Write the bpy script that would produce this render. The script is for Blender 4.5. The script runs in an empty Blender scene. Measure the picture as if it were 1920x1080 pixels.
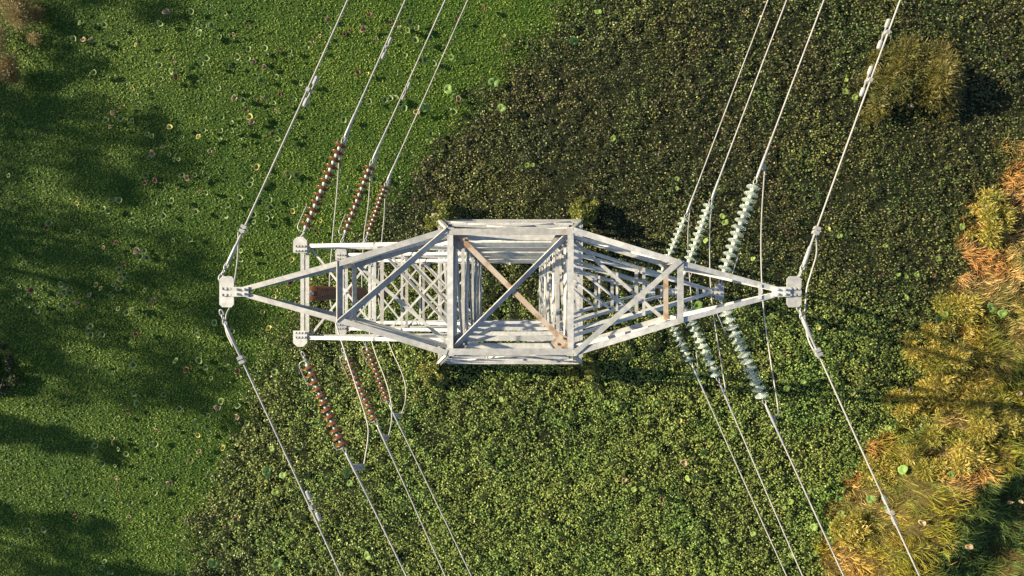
import bpy, bmesh, math, random
import numpy as np
from mathutils import Vector, Matrix

random.seed(7)
rng = np.random.default_rng(11)
C = bpy.context.scene.collection
CAMZ, F, CX, CY = 40.0, 1280.0, 957.0, 547.0      # camera height, focal length (px), nadir pixel


def W(px, py, d=CAMZ):
    """point at distance d below the camera seen at a pixel of the photograph"""
    return Vector(((px - CX) * d / F, -(py - CY) * d / F, CAMZ - d))


# ------------------------------------------------------------------ materials
def nodes_of(m):
    m.use_nodes = True
    nt = m.node_tree
    nt.nodes.clear()
    out = nt.nodes.new('ShaderNodeOutputMaterial')
    return nt, out


def principled(nt, **kw):
    b = nt.nodes.new('ShaderNodeBsdfPrincipled')
    for k, v in kw.items():
        b.inputs[k].default_value = v
    return b


def noise_mix(nt, c1, c2, scale, lo=.35, hi=.65, detail=4, coord='Object'):
    tc = nt.nodes.new('ShaderNodeTexCoord')
    n = nt.nodes.new('ShaderNodeTexNoise')
    n.inputs['Scale'].default_value = scale
    n.inputs['Detail'].default_value = detail
    nt.links.new(tc.outputs[coord], n.inputs['Vector'])
    r = nt.nodes.new('ShaderNodeMapRange')
    r.inputs['From Min'].default_value = lo
    r.inputs['From Max'].default_value = hi
    nt.links.new(n.outputs['Fac'], r.inputs['Value'])
    mx = nt.nodes.new('ShaderNodeMix')
    mx.data_type = 'RGBA'
    mx.inputs['A'].default_value = (*c1, 1)
    mx.inputs['B'].default_value = (*c2, 1)
    nt.links.new(r.outputs['Result'], mx.inputs['Factor'])
    return mx.outputs['Result'], n, r


def mat_metal(name, c1, c2, scale=3.0, rough=.5, metallic=.0, rust=None, vary=0):
    m = bpy.data.materials.new(name)
    nt, out = nodes_of(m)
    col, n, r = noise_mix(nt, c1, c2, scale, .3, .7, 6)
    if rust:
        tc = nt.nodes.new('ShaderNodeTexCoord')
        n2 = nt.nodes.new('ShaderNodeTexNoise')
        n2.inputs['Scale'].default_value = 5.5
        n2.inputs['Detail'].default_value = 8
        nt.links.new(tc.outputs['Object'], n2.inputs['Vector'])
        r2 = nt.nodes.new('ShaderNodeMapRange')
        r2.inputs['From Min'].default_value = rust[1]
        r2.inputs['From Max'].default_value = rust[1] + .14
        r2.inputs['To Max'].default_value = rust[2]
        nt.links.new(n2.outputs['Fac'], r2.inputs['Value'])
        mx = nt.nodes.new('ShaderNodeMix')
        mx.data_type = 'RGBA'
        nt.links.new(r2.outputs['Result'], mx.inputs['Factor'])
        nt.links.new(col, mx.inputs['A'])
        mx.inputs['B'].default_value = (*rust[0], 1)
        col = mx.outputs['Result']
    b = principled(nt, Roughness=rough, Metallic=metallic)
    if vary:
        oi = nt.nodes.new('ShaderNodeObjectInfo')
        mr = nt.nodes.new('ShaderNodeMapRange')
        mr.inputs['To Min'].default_value = 1 - vary
        mr.inputs['To Max'].default_value = 1 + vary * .5
        nt.links.new(oi.outputs['Random'], mr.inputs['Value'])
        tc3 = nt.nodes.new('ShaderNodeTexCoord')
        n3 = nt.nodes.new('ShaderNodeTexNoise'); n3.inputs['Scale'].default_value = 11; n3.inputs['Detail'].default_value = 5
        nt.links.new(tc3.outputs['Object'], n3.inputs['Vector'])
        m3 = nt.nodes.new('ShaderNodeMapRange'); m3.inputs['From Min'].default_value = .35; m3.inputs['From Max'].default_value = .65
        m3.inputs['To Min'].default_value = .80; m3.inputs['To Max'].default_value = 1.08
        nt.links.new(n3.outputs['Fac'], m3.inputs['Value'])
        mu = nt.nodes.new('ShaderNodeMath'); mu.operation = 'MULTIPLY'
        nt.links.new(mr.outputs['Result'], mu.inputs[0]); nt.links.new(m3.outputs['Result'], mu.inputs[1])
        hs = nt.nodes.new('ShaderNodeHueSaturation')
        nt.links.new(mu.outputs[0], hs.inputs['Value']); nt.links.new(col, hs.inputs['Color'])
        col = hs.outputs['Color']
    nt.links.new(col, b.inputs['Base Color'])
    bp = nt.nodes.new('ShaderNodeBump')
    bp.inputs['Strength'].default_value = .08
    nt.links.new(n.outputs['Fac'], bp.inputs['Height'])
    nt.links.new(bp.outputs['Normal'], b.inputs['Normal'])
    nt.links.new(b.outputs['BSDF'], out.inputs['Surface'])
    return m


M = {}
RUST = (.26, .15, .085)
M['galv'] = mat_metal('galvanised_steel', (.42, .445, .465), (.62, .63, .625), 1.6, .5, .0, (RUST, .64, .55), .24)
M['galv_worn'] = mat_metal('galvanised_steel_worn', (.30, .315, .33), (.50, .495, .48), 1.9, .55, .0, (RUST, .57, .65), .28)
M['rusty'] = mat_metal('rusting_steel', (.40, .31, .235), (.50, .45, .39), 2.4, .7, .0, (RUST, .5, .8))
M['fitting'] = mat_metal('zinc_fitting', (.34, .36, .38), (.48, .49, .50), 9, .4, .25)
M['wire'] = mat_metal('aluminium_strand', (.32, .32, .315), (.46, .455, .44), 3, .5, .0)
M['concrete'] = mat_metal('concrete', (.28, .27, .25), (.38, .37, .34), 6, .9)
M['bark'] = mat_metal('bark', (.07, .05, .035), (.14, .10, .07), 8, .9)
M['porcelain'] = mat_metal('brown_porcelain', (.098, .040, .019), (.155, .068, .030), 6, .22)
M['cement'] = mat_metal('pale_cement', (.58, .54, .46), (.70, .66, .58), 9, .6)
M['twig'] = mat_metal('dry_twig', (.22, .14, .09), (.33, .22, .14), 8, .9)

m = bpy.data.materials.new('green_glass')
nt, out = nodes_of(m)
b = principled(nt, Roughness=.12, IOR=1.5)
b.inputs['Base Color'].default_value = (.80, .96, .90, 1)
b.inputs['Transmission Weight'].default_value = .72
nt.links.new(b.outputs['BSDF'], out.inputs['Surface'])
M['glass'] = m


def leaf_material(name, trans=.25, rough=.5, spec=.35, objrand=0.0):
    """colour comes from the leaf's own 'tint' attribute"""
    m = bpy.data.materials.new(name)
    nt, out = nodes_of(m)
    a = nt.nodes.new('ShaderNodeAttribute')
    a.attribute_name = 'tint'
    col = a.outputs['Color']
    if objrand:
        oi = nt.nodes.new('ShaderNodeObjectInfo')
        mr = nt.nodes.new('ShaderNodeMapRange')
        mr.inputs['To Min'].default_value = 1 - objrand
        mr.inputs['To Max'].default_value = 1 + objrand
        nt.links.new(oi.outputs['Random'], mr.inputs['Value'])
        hs = nt.nodes.new('ShaderNodeHueSaturation')
        nt.links.new(mr.outputs['Result'], hs.inputs['Value'])
        nt.links.new(col, hs.inputs['Color'])
        col = hs.outputs['Color']
    b = principled(nt, Roughness=rough)
    b.inputs['Specular IOR Level'].default_value = spec
    nt.links.new(col, b.inputs['Base Color'])
    t = nt.nodes.new('ShaderNodeBsdfTranslucent')
    nt.links.new(col, t.inputs['Color'])
    mx = nt.nodes.new('ShaderNodeMixShader')
    mx.inputs[0].default_value = trans
    nt.links.new(b.outputs['BSDF'], mx.inputs[1])
    nt.links.new(t.outputs['BSDF'], mx.inputs[2])
    nt.links.new(mx.outputs[0], out.inputs['Surface'])
    return m


M['leaf'] = leaf_material('leaf', .22, .45, .4)
M['weed'] = leaf_material('floating_weed', .15, .55, .25)
M['grassblade'] = leaf_material('grass_blade', .3, .6, .2)
M['lotus'] = leaf_material('lotus_leaf', .2, .5, .3, .18)


# ------------------------------------------------------------------ mesh helpers
def link(name, me, mat=None, parent=None):
    o = bpy.data.objects.new(name, me)
    C.objects.link(o)
    if mat is not None and me is not None and not me.materials:
        me.materials.append(mat)
    if parent is not None:
        o.parent = parent
    return o


def bobj(name, bm, mat, parent=None, smooth=False):
    me = bpy.data.meshes.new(name)
    bm.normal_update()
    if smooth:
        for f in bm.faces:
            f.smooth = True
    bm.to_mesh(me)
    bm.free()
    return link(name, me, mat, parent)


def tag(o, label=None, cat=None, group=None, kind=None):
    if label: o['label'] = label
    if cat: o['category'] = cat
    if group: o['group'] = group
    if kind: o['kind'] = kind
    return o


def thing(name, loc, label, cat, group=None):
    o = bpy.data.objects.new(name, None)
    o.empty_display_size = .3
    C.objects.link(o)
    o.location = loc
    return tag(o, label, cat, group)


def perp(d, hint):
    u = hint - d * hint.dot(d)
    if u.length < 1e-4:
        u = Vector((1, 0, 0)) - d * d.x
        if u.length < 1e-4:
            u = Vector((0, 1, 0)) - d * d.y
    return u.normalized()


def angle_bar(bm, p, q, w, hint_a, hint_b, t=None, wb=None):
    """rolled L-angle from p to q: flange A grows along hint_a, flange B along hint_b"""
    p, q = Vector(p), Vector(q)
    w *= .88
    wb = wb and wb * .88 or (w * .3 if abs(Vector(hint_a).z) > .05 and Vector(hint_a).z < 0 else w)   # tilt made up for its shading; short second leg narrows the lit side
    t = t or max(.010, w * .1)
    d = (q - p).normalized()
    a = perp(d, Vector(hint_a))
    bb = Vector(hint_b)
    b = bb - d * bb.dot(d) - a * bb.dot(a)
    b = b.normalized() if b.length > 1e-4 else d.cross(a)
    prof = [(0, 0), (w, 0), (w, t), (t, t), (t, wb), (0, wb)]
    r0 = [bm.verts.new(p + a * x + b * y) for x, y in prof]
    r1 = [bm.verts.new(q + a * x + b * y) for x, y in prof]
    n = len(prof)
    for i in range(n):
        j = (i + 1) % n
        bm.faces.new((r0[i], r0[j], r1[j], r1[i]))
    bm.faces.new(r0[::-1]); bm.faces.new(r1)
    return bm


def box(bm, c, x, y, z):
    """box around c with half-vectors x, y, z"""
    c = Vector(c); x = Vector(x); y = Vector(y); z = Vector(z)
    v = [bm.verts.new(c + x * i + y * j + z * k) for i in (-1, 1) for j in (-1, 1) for k in (-1, 1)]
    for f in ((0, 1, 3, 2), (4, 6, 7, 5), (0, 4, 5, 1), (2, 3, 7, 6), (0, 2, 6, 4), (1, 5, 7, 3)):
        bm.faces.new([v[i] for i in f])
    return bm


def plate_poly(bm, pts, n, t):
    """flat plate: polygon pts (3D, coplanar) with thickness t along n"""
    n = Vector(n).normalized() * t
    a = [bm.verts.new(Vector(p)) for p in pts]
    b = [bm.verts.new(Vector(p) + n) for p in pts]
    bm.faces.new(a[::-1]); bm.faces.new(b)
    k = len(pts)
    for i in range(k):
        j = (i + 1) % k
        bm.faces.new((a[i], a[j], b[j], b[i]))
    return bm


def bolt(bm, p, n, r=.022, h=.035):
    n = Vector(n).normalized()
    a = perp(n, Vector((.3, .9, .1))); b = n.cross(a)
    p = Vector(p)
    r0 = [bm.verts.new(p + (a * math.cos(k * math.pi / 3) + b * math.sin(k * math.pi / 3)) * r) for k in range(6)]
    r1 = [bm.verts.new(v.co + n * h) for v in r0]
    for i in range(6):
        j = (i + 1) % 6
        bm.faces.new((r0[i], r0[j], r1[j], r1[i]))
    bm.faces.new(r1)


def tube(bm, pts, r, seg=8, closed=False, caps=True):
    pts = [Vector(p) for p in pts]
    n = len(pts)
    rs = r if isinstance(r, (list, tuple)) else [r] * n
    rings, u = [], None
    for i, p in enumerate(pts):
        if closed:
            d = (pts[(i + 1) % n] - pts[i - 1]).normalized()
        else:
            d = (pts[min(i + 1, n - 1)] - pts[max(i - 1, 0)]).normalized()
        u = perp(d, u if u is not None else Vector((.31, .17, .93)))
        v = d.cross(u)
        rings.append([bm.verts.new(p + (u * math.cos(2 * math.pi * k / seg) + v * math.sin(2 * math.pi * k / seg)) * rs[i]) for k in range(seg)])
    for i in range(n if closed else n - 1):
        A, B = rings[i], rings[(i + 1) % n]
        for k in range(seg):
            l = (k + 1) % seg
            bm.faces.new((A[k], A[l], B[l], B[k]))
    if caps and not closed:
        bm.faces.new(rings[0][::-1]); bm.faces.new(rings[-1])
    return bm


def lathe(bm, prof, seg=20):
    rings = []
    for r, z in prof:
        if r < 1e-5:
            rings.append([bm.verts.new((0, 0, z))])
        else:
            rings.append([bm.verts.new((r * math.cos(2 * math.pi * k / seg), r * math.sin(2 * math.pi * k / seg), z)) for k in range(seg)])
    for A, B in zip(rings, rings[1:]):
        for k in range(seg):
            l = (k + 1) % seg
            if len(A) == 1 and len(B) == 1: continue
            if len(A) == 1: bm.faces.new((A[0], B[l], B[k]))
            elif len(B) == 1: bm.faces.new((A[k], A[l], B[0]))
            else: bm.faces.new((A[k], A[l], B[l], B[k]))
    return bm


def spline(pts, per=8):
    pts = [Vector(p) for p in pts]
    P = [pts[0] * 2 - pts[1]] + pts + [pts[-1] * 2 - pts[-2]]
    res = []
    for i in range(1, len(P) - 2):
        a, b, c, d = P[i - 1], P[i], P[i + 1], P[i + 2]
        for k in range(per):
            t = k / per
            res.append(.5 * ((2 * b) + (c - a) * t + (2 * a - 5 * b + 4 * c - d) * t * t + (3 * b - a - 3 * c + d) * t ** 3))
    res.append(pts[-1])
    return res


def quads_mesh(name, V, col, mat, faces_per=None):
    """V: (N, k, 3) one k-gon per row, or (N, 6, 3) as two quads in a strip when faces_per == 2; col: (N, 3) or (N, k, 3)"""
    N, k = V.shape[:2]
    me = bpy.data.meshes.new(name)
    me.vertices.add(N * k)
    me.vertices.foreach_set('co', V.reshape(-1).astype(np.float32))
    base = (np.arange(N) * k)[:, None]
    if faces_per == 2:
        idx = np.concatenate([base + np.array([[0, 1, 3, 2]]), base + np.array([[2, 3, 5, 4]])], 1).reshape(-1)
        nf, fs = N * 2, 4
    else:
        idx = (base + np.arange(k)[None]).reshape(-1)
        nf, fs = N, k
    me.loops.add(len(idx))
    me.loops.foreach_set('vertex_index', idx.astype(np.int32))
    me.polygons.add(nf)
    me.polygons.foreach_set('loop_start', (np.arange(nf) * fs).astype(np.int32))
    at = me.attributes.new('tint', 'FLOAT_COLOR', 'POINT')
    c = col if col.ndim == 3 else np.repeat(col[:, None], k, 1)
    rgba = np.ones((N * k, 4), np.float32)
    rgba[:, :3] = c.reshape(-1, 3)
    at.data.foreach_set('color', rgba.reshape(-1))
    me.update(calc_edges=True)
    me.materials.append(mat)
    return me


# value noise on world coordinates
def vnoise(x, y, scale, seed):
    r = np.random.default_rng(seed)
    T = r.random((256, 256))
    u, v = x / scale + 91.3, y / scale + 57.7
    i, j = np.floor(u).astype(int), np.floor(v).astype(int)
    fu, fv = u - i, v - j
    fu = fu * fu * (3 - 2 * fu); fv = fv * fv * (3 - 2 * fv)
    g = lambda a, b: T[a % 256, b % 256]
    return (g(i, j) * (1 - fu) + g(i + 1, j) * fu) * (1 - fv) + (g(i, j + 1) * (1 - fu) + g(i + 1, j + 1) * fu) * fv


def fbm(x, y, scale, seed, o=3):
    s, a, t = 0, 1, 0
    for k in range(o):
        s = s + a * vnoise(x, y, scale / 2 ** k, seed + k); t += a; a *= .55
    return s / t


def sstep(a, b, x):
    t = np.clip((x - a) / (b - a), 0, 1)
    return t * t * (3 - 2 * t)


# ------------------------------------------------------------------ ground
PX = CAMZ / F
B12 = np.array([(-300, 1290), (-100, 1130), (0, 1082), (60, 1012), (120, 962), (220, 885), (280, 805), (340, 765), (420, 690), (470, 612),
                (540, 562), (600, 535), (680, 505), (740, 482), (800, 455), (850, 436), (900, 412), (960, 402), (1010, 376), (1080, 362), (1300, 300)], float)
B23 = np.array([(-300, 2200), (0, 2010), (200, 1930), (240, 1880), (340, 1866), (380, 1836), (450, 1800), (530, 1766), (640, 1745), (700, 1725),
                (770, 1700), (840, 1640), (900, 1600), (960, 1560), (1030, 1535), (1080, 1518), (1300, 1440)], float)
CREST = np.array([(-300, 2350), (0, 2250), (300, 2110), (600, 2010), (760, 1900), (840, 1835), (900, 1740), (960, 1705), (1080, 1675), (1300, 1600)], float)


def zone(x, y):
    """signed metres east of the leaf-cover border and of the dry-grass border"""
    px, py = x / PX + CX, -y / PX + CY
    wob = (fbm(x, y, 3.5, 5) - .5) * 110 + (fbm(x, y, .9, 15) - .5) * 70
    wob3 = (fbm(x, y, 2.2, 25) - .5) * 100 + (fbm(x, y, .7, 35) - .5) * 80 - 14 * (1 - sstep(760, 900, py))
    return (px + wob - np.interp(py, B12[:, 0], B12[:, 1])) * PX, (px + wob3 - np.interp(py, B23[:, 0], B23[:, 1])) * PX


def height(x, y):
    px, py = x / PX + CX, -y / PX + CY
    b, c = np.interp(py, B23[:, 0], B23[:, 1]), np.interp(py, CREST[:, 0], CREST[:, 1])
    up = sstep(0, 1, (px - b + 10) / (c - b))
    dn = sstep(0, 1, (px - c) / 165.0)
    south = sstep(620, 900, py)
    hgt = up * (.9 + 1.3 * south) * (1 - dn * (.5 + .25 * south))
    bump = (fbm(x, y, 2.0, 41) - .45) * 1.5 + (fbm(x, y, .8, 43) - .5) * .5
    dry = sstep(-10, 40, px - b)
    low = (fbm(x, y, 1.6, 47) - .5) * .10
    return hgt + dry * np.clip(bump, -.15, 1) + (1 - dry) * low


def grid_mesh(name, xs, ys, mat):
    X, Y = np.meshgrid(xs, ys)
    Z = height(X, Y)
    far = np.maximum(np.abs(X), np.abs(Y)) > 60
    Z[far] = 0
    nx, ny = len(xs), len(ys)
    me = bpy.data.meshes.new(name)
    me.vertices.add(nx * ny)
    me.vertices.foreach_set('co', np.stack([X, Y, Z], -1).reshape(-1).astype(np.float32))
    i = (np.arange(ny - 1)[:, None] * nx + np.arange(nx - 1)[None]).reshape(-1)
    q = np.stack([i, i + 1, i + nx + 1, i + nx], 1).reshape(-1)
    me.loops.add(len(q)); me.loops.foreach_set('vertex_index', q.astype(np.int32))
    me.polygons.add(len(i)); me.polygons.foreach_set('loop_start', (np.arange(len(i)) * 4).astype(np.int32))
    z12, z23 = zone(X, Y)
    w2, w3 = sstep(-.9, 1.1, z12), sstep(-.5, .4, z23)
    n = fbm(X, Y, 2.5, 61)[..., None]
    c1 = np.array([.030, .075, .011]) * (1 - n) + np.array([.045, .085, .013]) * n
    c2 = np.array([.016, .022, .009]) + 0 * n
    c3 = np.array([.09, .06, .025]) * (1 - n) + np.array([.05, .055, .016]) * n
    c = c1 * (1 - w2[..., None]) + c2 * w2[..., None]
    c = c * (1 - w3[..., None]) + c3 * w3[..., None]
    at = me.attributes.new('tint', 'FLOAT_COLOR', 'POINT')
    rgba = np.ones((nx * ny, 4), np.float32); rgba[:, :3] = c.reshape(-1, 3)
    at.data.foreach_set('color', rgba.reshape(-1))
    me.update(calc_edges=True)
    me.polygons.foreach_set('use_smooth', np.ones(len(i), bool))
    me.materials.append(mat)
    return me


m = bpy.data.materials.new('ground_soil')
nt, out = nodes_of(m)
a = nt.nodes.new('ShaderNodeAttribute'); a.attribute_name = 'tint'
tc = nt.nodes.new('ShaderNodeTexCoord')
n = nt.nodes.new('ShaderNodeTexNoise'); n.inputs['Scale'].default_value = 9; n.inputs['Detail'].default_value = 8
nt.links.new(tc.outputs['Object'], n.inputs['Vector'])
r = nt.nodes.new('ShaderNodeMapRange'); r.inputs['From Min'].default_value = .3; r.inputs['From Max'].default_value = .7
r.inputs['To Min'].default_value = .5; r.inputs['To Max'].default_value = 1.5
nt.links.new(n.outputs['Fac'], r.inputs['Value'])
v = nt.nodes.new('ShaderNodeVectorMath'); v.operation = 'SCALE'
nt.links.new(a.outputs['Color'], v.inputs[0]); nt.links.new(r.outputs['Result'], v.inputs['Scale'])
b = principled(nt, Roughness=.8); b.inputs['Specular IOR Level'].default_value = .15
nt.links.new(v.outputs[0], b.inputs['Base Color'])
bp = nt.nodes.new('ShaderNodeBump'); bp.inputs['Strength'].default_value = .6; bp.inputs['Distance'].default_value = .05
nt.links.new(n.outputs['Fac'], bp.inputs['Height']); nt.links.new(bp.outputs['Normal'], b.inputs['Normal'])
nt.links.new(b.outputs['BSDF'], out.inputs['Surface'])
far = [2500, 900, 350, 160, 90, 62]
xs = np.concatenate([[-k for k in far], np.arange(-46, 46.01, .2), far[::-1]])
ys = np.concatenate([[-k for k in far], np.arange(-32, 32.01, .2), far[::-1]])
tag(link('ground', grid_mesh('ground', xs, ys, m)), kind='structure')


# ------------------------------------------------------------------ plant cover
def leaf_quads(x, y, z, L, Wd, tilt, yaw, fold=.0, roll=0):
    """diamond leaves: yaw = heading, tilt = rise of the tip"""
    hx, hy = np.cos(yaw), np.sin(yaw)
    ct, st = np.cos(tilt), np.sin(tilt)
    d = np.stack([hx * ct, hy * ct, st], -1)
    s = np.stack([-hy, hx, 0 * hx], -1)
    up = np.cross(d, s)
    cr, sr = np.cos(roll), np.sin(roll)
    s = s * np.asarray(cr)[..., None] + up * np.asarray(sr)[..., None]
    c = np.stack([x, y, z], -1)
    L = L[:, None]; Wd = Wd[:, None]
    lift = np.array([0, 0, 1.]) * (np.reshape(fold, (-1, 1)) * Wd)
    return np.stack([c - d * L * .5, c + s * Wd * .5 + lift - d * L * .08, c + d * L * .5, c - s * Wd * .5 + lift - d * L * .08], 1)


X0, X1, Y0, Y1 = -38, 38, -24, 25


def lerp(a, b, t):
    return np.asarray(a) * (1 - t[:, None]) + np.asarray(b) * t[:, None]


# 1 floating weed on the left
N = 400000
x = rng.uniform(X0, 8, N); y = rng.uniform(Y0, Y1, N)
z12, z23 = zone(x, y)
k = z12 + rng.normal(0, .9, N) + (fbm(x, y, .45, 85) - .5) * 2.5 < .9
x, y = x[k], y[k]; N = len(x)
big = fbm(x, y, 4, 71); sm = fbm(x, y, .9, 73)
s = rng.uniform(.045, .10, N)
col = lerp((.046, .120, .015), (.180, .265, .036), np.clip(.30 + 1.0 * (big - .5) + 1.0 * (sm - .5) + rng.normal(.2, .28, N), 0, 1))
col *= rng.uniform(.65, 1.35, N)[:, None]
V = leaf_quads(x, y, height(x, y) + rng.uniform(.01, .06, N), s * 1.15, s, rng.normal(0, .48, N), rng.uniform(0, 6.283, N), 0, rng.normal(0, .42, N))
tag(link('floating_weed', quads_mesh('floating_weed', V, col, M['weed'])), 'fine bright green floating weed covering the water left of the tower', 'water weed', kind='stuff')

# 2 leafy cover in the middle
N = 680000
x = rng.uniform(-22, X1 - 6, N); y = rng.uniform(Y0, Y1, N)
z12, z23 = zone(x, y)
py = -y / PX + CY; px = x / PX + CX
big = fbm(x, y, 5, 81); mid = fbm(x, y, 1.5, 83); sm = fbm(x, y, .45, 85)
lush = np.clip(sstep(330, 800, py) * .9 + .08 + (big - .5) * 1.0, 0, 1) * np.clip(1.15 - sstep(1350, 1800, px) * .5, 0, 1) * (.45 + .55 * sstep(380, 620, px))   # darker leaves to the north and both sides
keep = (z12 + rng.normal(0, .9, N) + (sm - .5) * 2.5 > .2) & (z23 + rng.normal(0, .2, N) < .1)
dens = np.clip(.56 + .25 * lush + (mid - .5) * .8 + (sm - .5) * 1.4, .12, 1)
k = keep & (rng.random(N) < dens)
x, y, lush, mid, sm = x[k], y[k], lush[k], mid[k], sm[k]; N = len(x)
s = rng.uniform(.055, .115, N) * (.72 + .6 * fbm(x, y, 3.0, 181))
tint2 = np.clip((fbm(x, y, 2.6, 183) - .5) * 4, -1, 1)[:, None]
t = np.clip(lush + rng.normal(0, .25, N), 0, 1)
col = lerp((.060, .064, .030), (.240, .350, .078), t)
col = col * (1 + tint2 * np.array([.22, .06, .10]))
odd = rng.random(N)
pn = fbm(x, y, 2.0, 87)
col = np.where((odd < .06)[:, None], np.array([.30, .31, .08]), col)
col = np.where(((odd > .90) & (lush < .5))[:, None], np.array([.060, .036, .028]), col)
col = np.where(((odd > .985) & (pn > .55))[:, None], np.array([.25, .11, .03]), col)
col *= rng.uniform(.65, 1.45, N)[:, None]
hh = rng.uniform(.02, .16, N) + np.clip(sm - .3, 0, 1) * (.45 + .4 * lush)
V = leaf_quads(x, y, height(x, y) + hh, s * 1.25, s * .85, rng.normal(.1, .5, N), rng.uniform(0, 6.283, N), rng.normal(.1, .15, N), rng.normal(0, .45, N))
tag(link('leafy_cover', quads_mesh('leafy_cover', V, col, M['leaf'])), 'dense dark small-leaved water plants carpeting the ground under the tower', 'water plants', kind='stuff')


# 3 grass on the bank
def blades(x, y, L, wd, col, lean_dir, lean, name, label, root_dark=.6):
    n = len(x)
    z = height(x, y)
    dx, dy = np.cos(lean_dir), np.sin(lean_dir)
    c0 = np.stack([x, y, z], -1)
    mid_ = c0 + np.stack([dx * L * .35 * lean, dy * L * .35 * lean, L * .5], -1)
    tip = c0 + np.stack([dx * L * lean, dy * L * lean, L * (.95 - .45 * lean)], -1)
    yaw = rng.uniform(0, 6.283, n)
    s = np.stack([np.cos(yaw), np.sin(yaw), 0 * yaw], -1) * wd[:, None]
    V = np.stack([c0 - s, c0 + s, mid_ - s * .85, mid_ + s * .85, tip - s * .15, tip + s * .15], 1)
    o = link(name, quads_mesh(name, V, col, M['grassblade'], 2))
    return tag(o, label, 'grass', kind='stuff')


N = 260000
x = rng.uniform(14, X1, N); y = rng.uniform(Y0, Y1 - 6, N)
z12, z23 = zone(x, y)
px = x / PX + CX; py = -y / PX + CY
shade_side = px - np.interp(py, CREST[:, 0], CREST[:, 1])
clump = fbm(x, y, .7, 91)
k = (z23 + rng.normal(0, .25, N) > 0) & (rng.random(N) < .25 + 1.1 * (clump - .25))
x, y, shade_side, z23, py = x[k], y[k], shade_side[k], z23[k], py[k]; N = len(x)
patch = fbm(x, y, 2.6, 93)
green = np.clip((patch - .5) * 3.2 + .28 + .45 * sstep(1.5, 6, z23) + rng.normal(0, .22, N), 0, 1)
tone = np.clip((fbm(x, y, 1.3, 97) - .5) * 4 + .5 + rng.normal(0, .2, N), 0, 1)
col = lerp((.74, .43, .15), (.68, .50, .23), tone)
col = lerp(np.zeros(3), (1, 1, 1), np.ones(N)) * col * (1 - green[:, None]) + lerp((.42, .38, .05), (.20, .25, .05), tone) * green[:, None]
col = np.where(((patch < .40) & (rng.random(N) < .4))[:, None], np.array([.60, .32, .13]), col)
col *= rng.uniform(.4, 1.4, N)[:, None]
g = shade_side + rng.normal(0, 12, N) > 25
ld = fbm(x, y, 1.1, 95) * 14 + rng.normal(0, .7, N)
L = rng.uniform(.3, .75, N)
blades(x[~g], y[~g], L[~g], rng.uniform(.010, .022, (~g).sum()), col[~g], ld[~g], rng.uniform(.3, 1.0, (~g).sum()),
       'dry_grass', 'straw yellow and olive tussock grass covering the sunlit bank at right')
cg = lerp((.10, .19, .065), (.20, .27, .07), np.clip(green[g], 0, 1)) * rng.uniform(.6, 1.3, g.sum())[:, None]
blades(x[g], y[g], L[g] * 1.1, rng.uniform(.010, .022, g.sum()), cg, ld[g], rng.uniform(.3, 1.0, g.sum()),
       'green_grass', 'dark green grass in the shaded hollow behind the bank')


# ------------------------------------------------------------------ shrubs and trees
def foliage_mesh(name, clumps, n, L, Wd, cols, seed, thin=False):
    r = np.random.default_rng(seed)
    cl = np.array(clumps)                                     # x, y, z, r
    w = cl[:, 3] ** 2; w = w / w.sum()
    i = r.choice(len(cl), n, p=w)
    d = r.normal(0, 1, (n, 3)); d /= np.linalg.norm(d, axis=1)[:, None]
    rad = cl[i, 3] * (r.random(n) ** .45) * (1 + (.45 if thin else .12) * np.abs(r.normal(0, 1, n)))
    d2 = d.copy(); d2[:, 2] *= .8
    p = cl[i, :3] + d2 * rad[:, None]
    p[:, 2] = np.maximum(p[:, 2], .03)
    ln = r.uniform(*L, n); wd = r.uniform(*Wd, n)
    t = r.random(n)
    tone = r.random(len(cl))[i]
    col = lerp(cols[0], cols[1], np.clip(.25 * t + .75 * tone + r.normal(0, .12, n), 0, 1)) * r.uniform(.6, 1.35, n)[:, None]
    if thin:                                                   # sprays follow the branch outwards
        yaw = np.arctan2(d[:, 1], d[:, 0]) + r.normal(0, .5, n)
        tilt = np.arcsin(np.clip(d[:, 2], -1, 1)) * .6 + r.normal(.1, .3, n)
    else:
        yaw = r.uniform(0, 6.283, n); tilt = r.normal(0, .6, n)
    V = leaf_quads(p[:, 0], p[:, 1], p[:, 2], ln, wd, tilt, yaw, 0, r.normal(0, .6, n))
    return quads_mesh(name, V, col, M['leaf'])


def shrub(name, loc, size, n, cols, label, cat, seed, L=(.10, .2), Wd=(.06, .12), clumps=12, thin=False, group=None, arc=None):
    r = random.Random(seed)
    z = float(height(np.array([loc[0]]), np.array([loc[1]]))[0])
    root = thing(name, (loc[0], loc[1], z), label, cat, group)
    sx, sy, sz = size
    cl = []
    for k in range(clumps):
        a, q = r.uniform(0, 6.283), math.sqrt(r.random())
        if arc: a, q = math.radians(r.uniform(*arc)), r.uniform(.22, 1.1)
        hz = sz * max(.12, 1 - .75 * q * q) * r.uniform(.45, .95)
        cl.append((sx * q * math.cos(a), sy * q * math.sin(a), hz, r.uniform(.16, .34) * min(sx, sy) * (1 if clumps < 30 else .72) + .05))
    link('foliage', foliage_mesh('foliage', cl, n, L, Wd, cols, seed, thin), None, root)
    for k in range(5):
        c = cl[k % len(cl)]
        bm = bmesh.new()
        b0 = Vector((c[0] * .15, c[1] * .15, -.15))
        tube(bm, spline([b0, Vector((c[0] * .5, c[1] * .5, c[2] * .55)), Vector(c[:3])], 4), [.03 - .002 * i for i in range(9)], 5)
        bobj('stem', bm, M['bark'], root)
    return root


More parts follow.
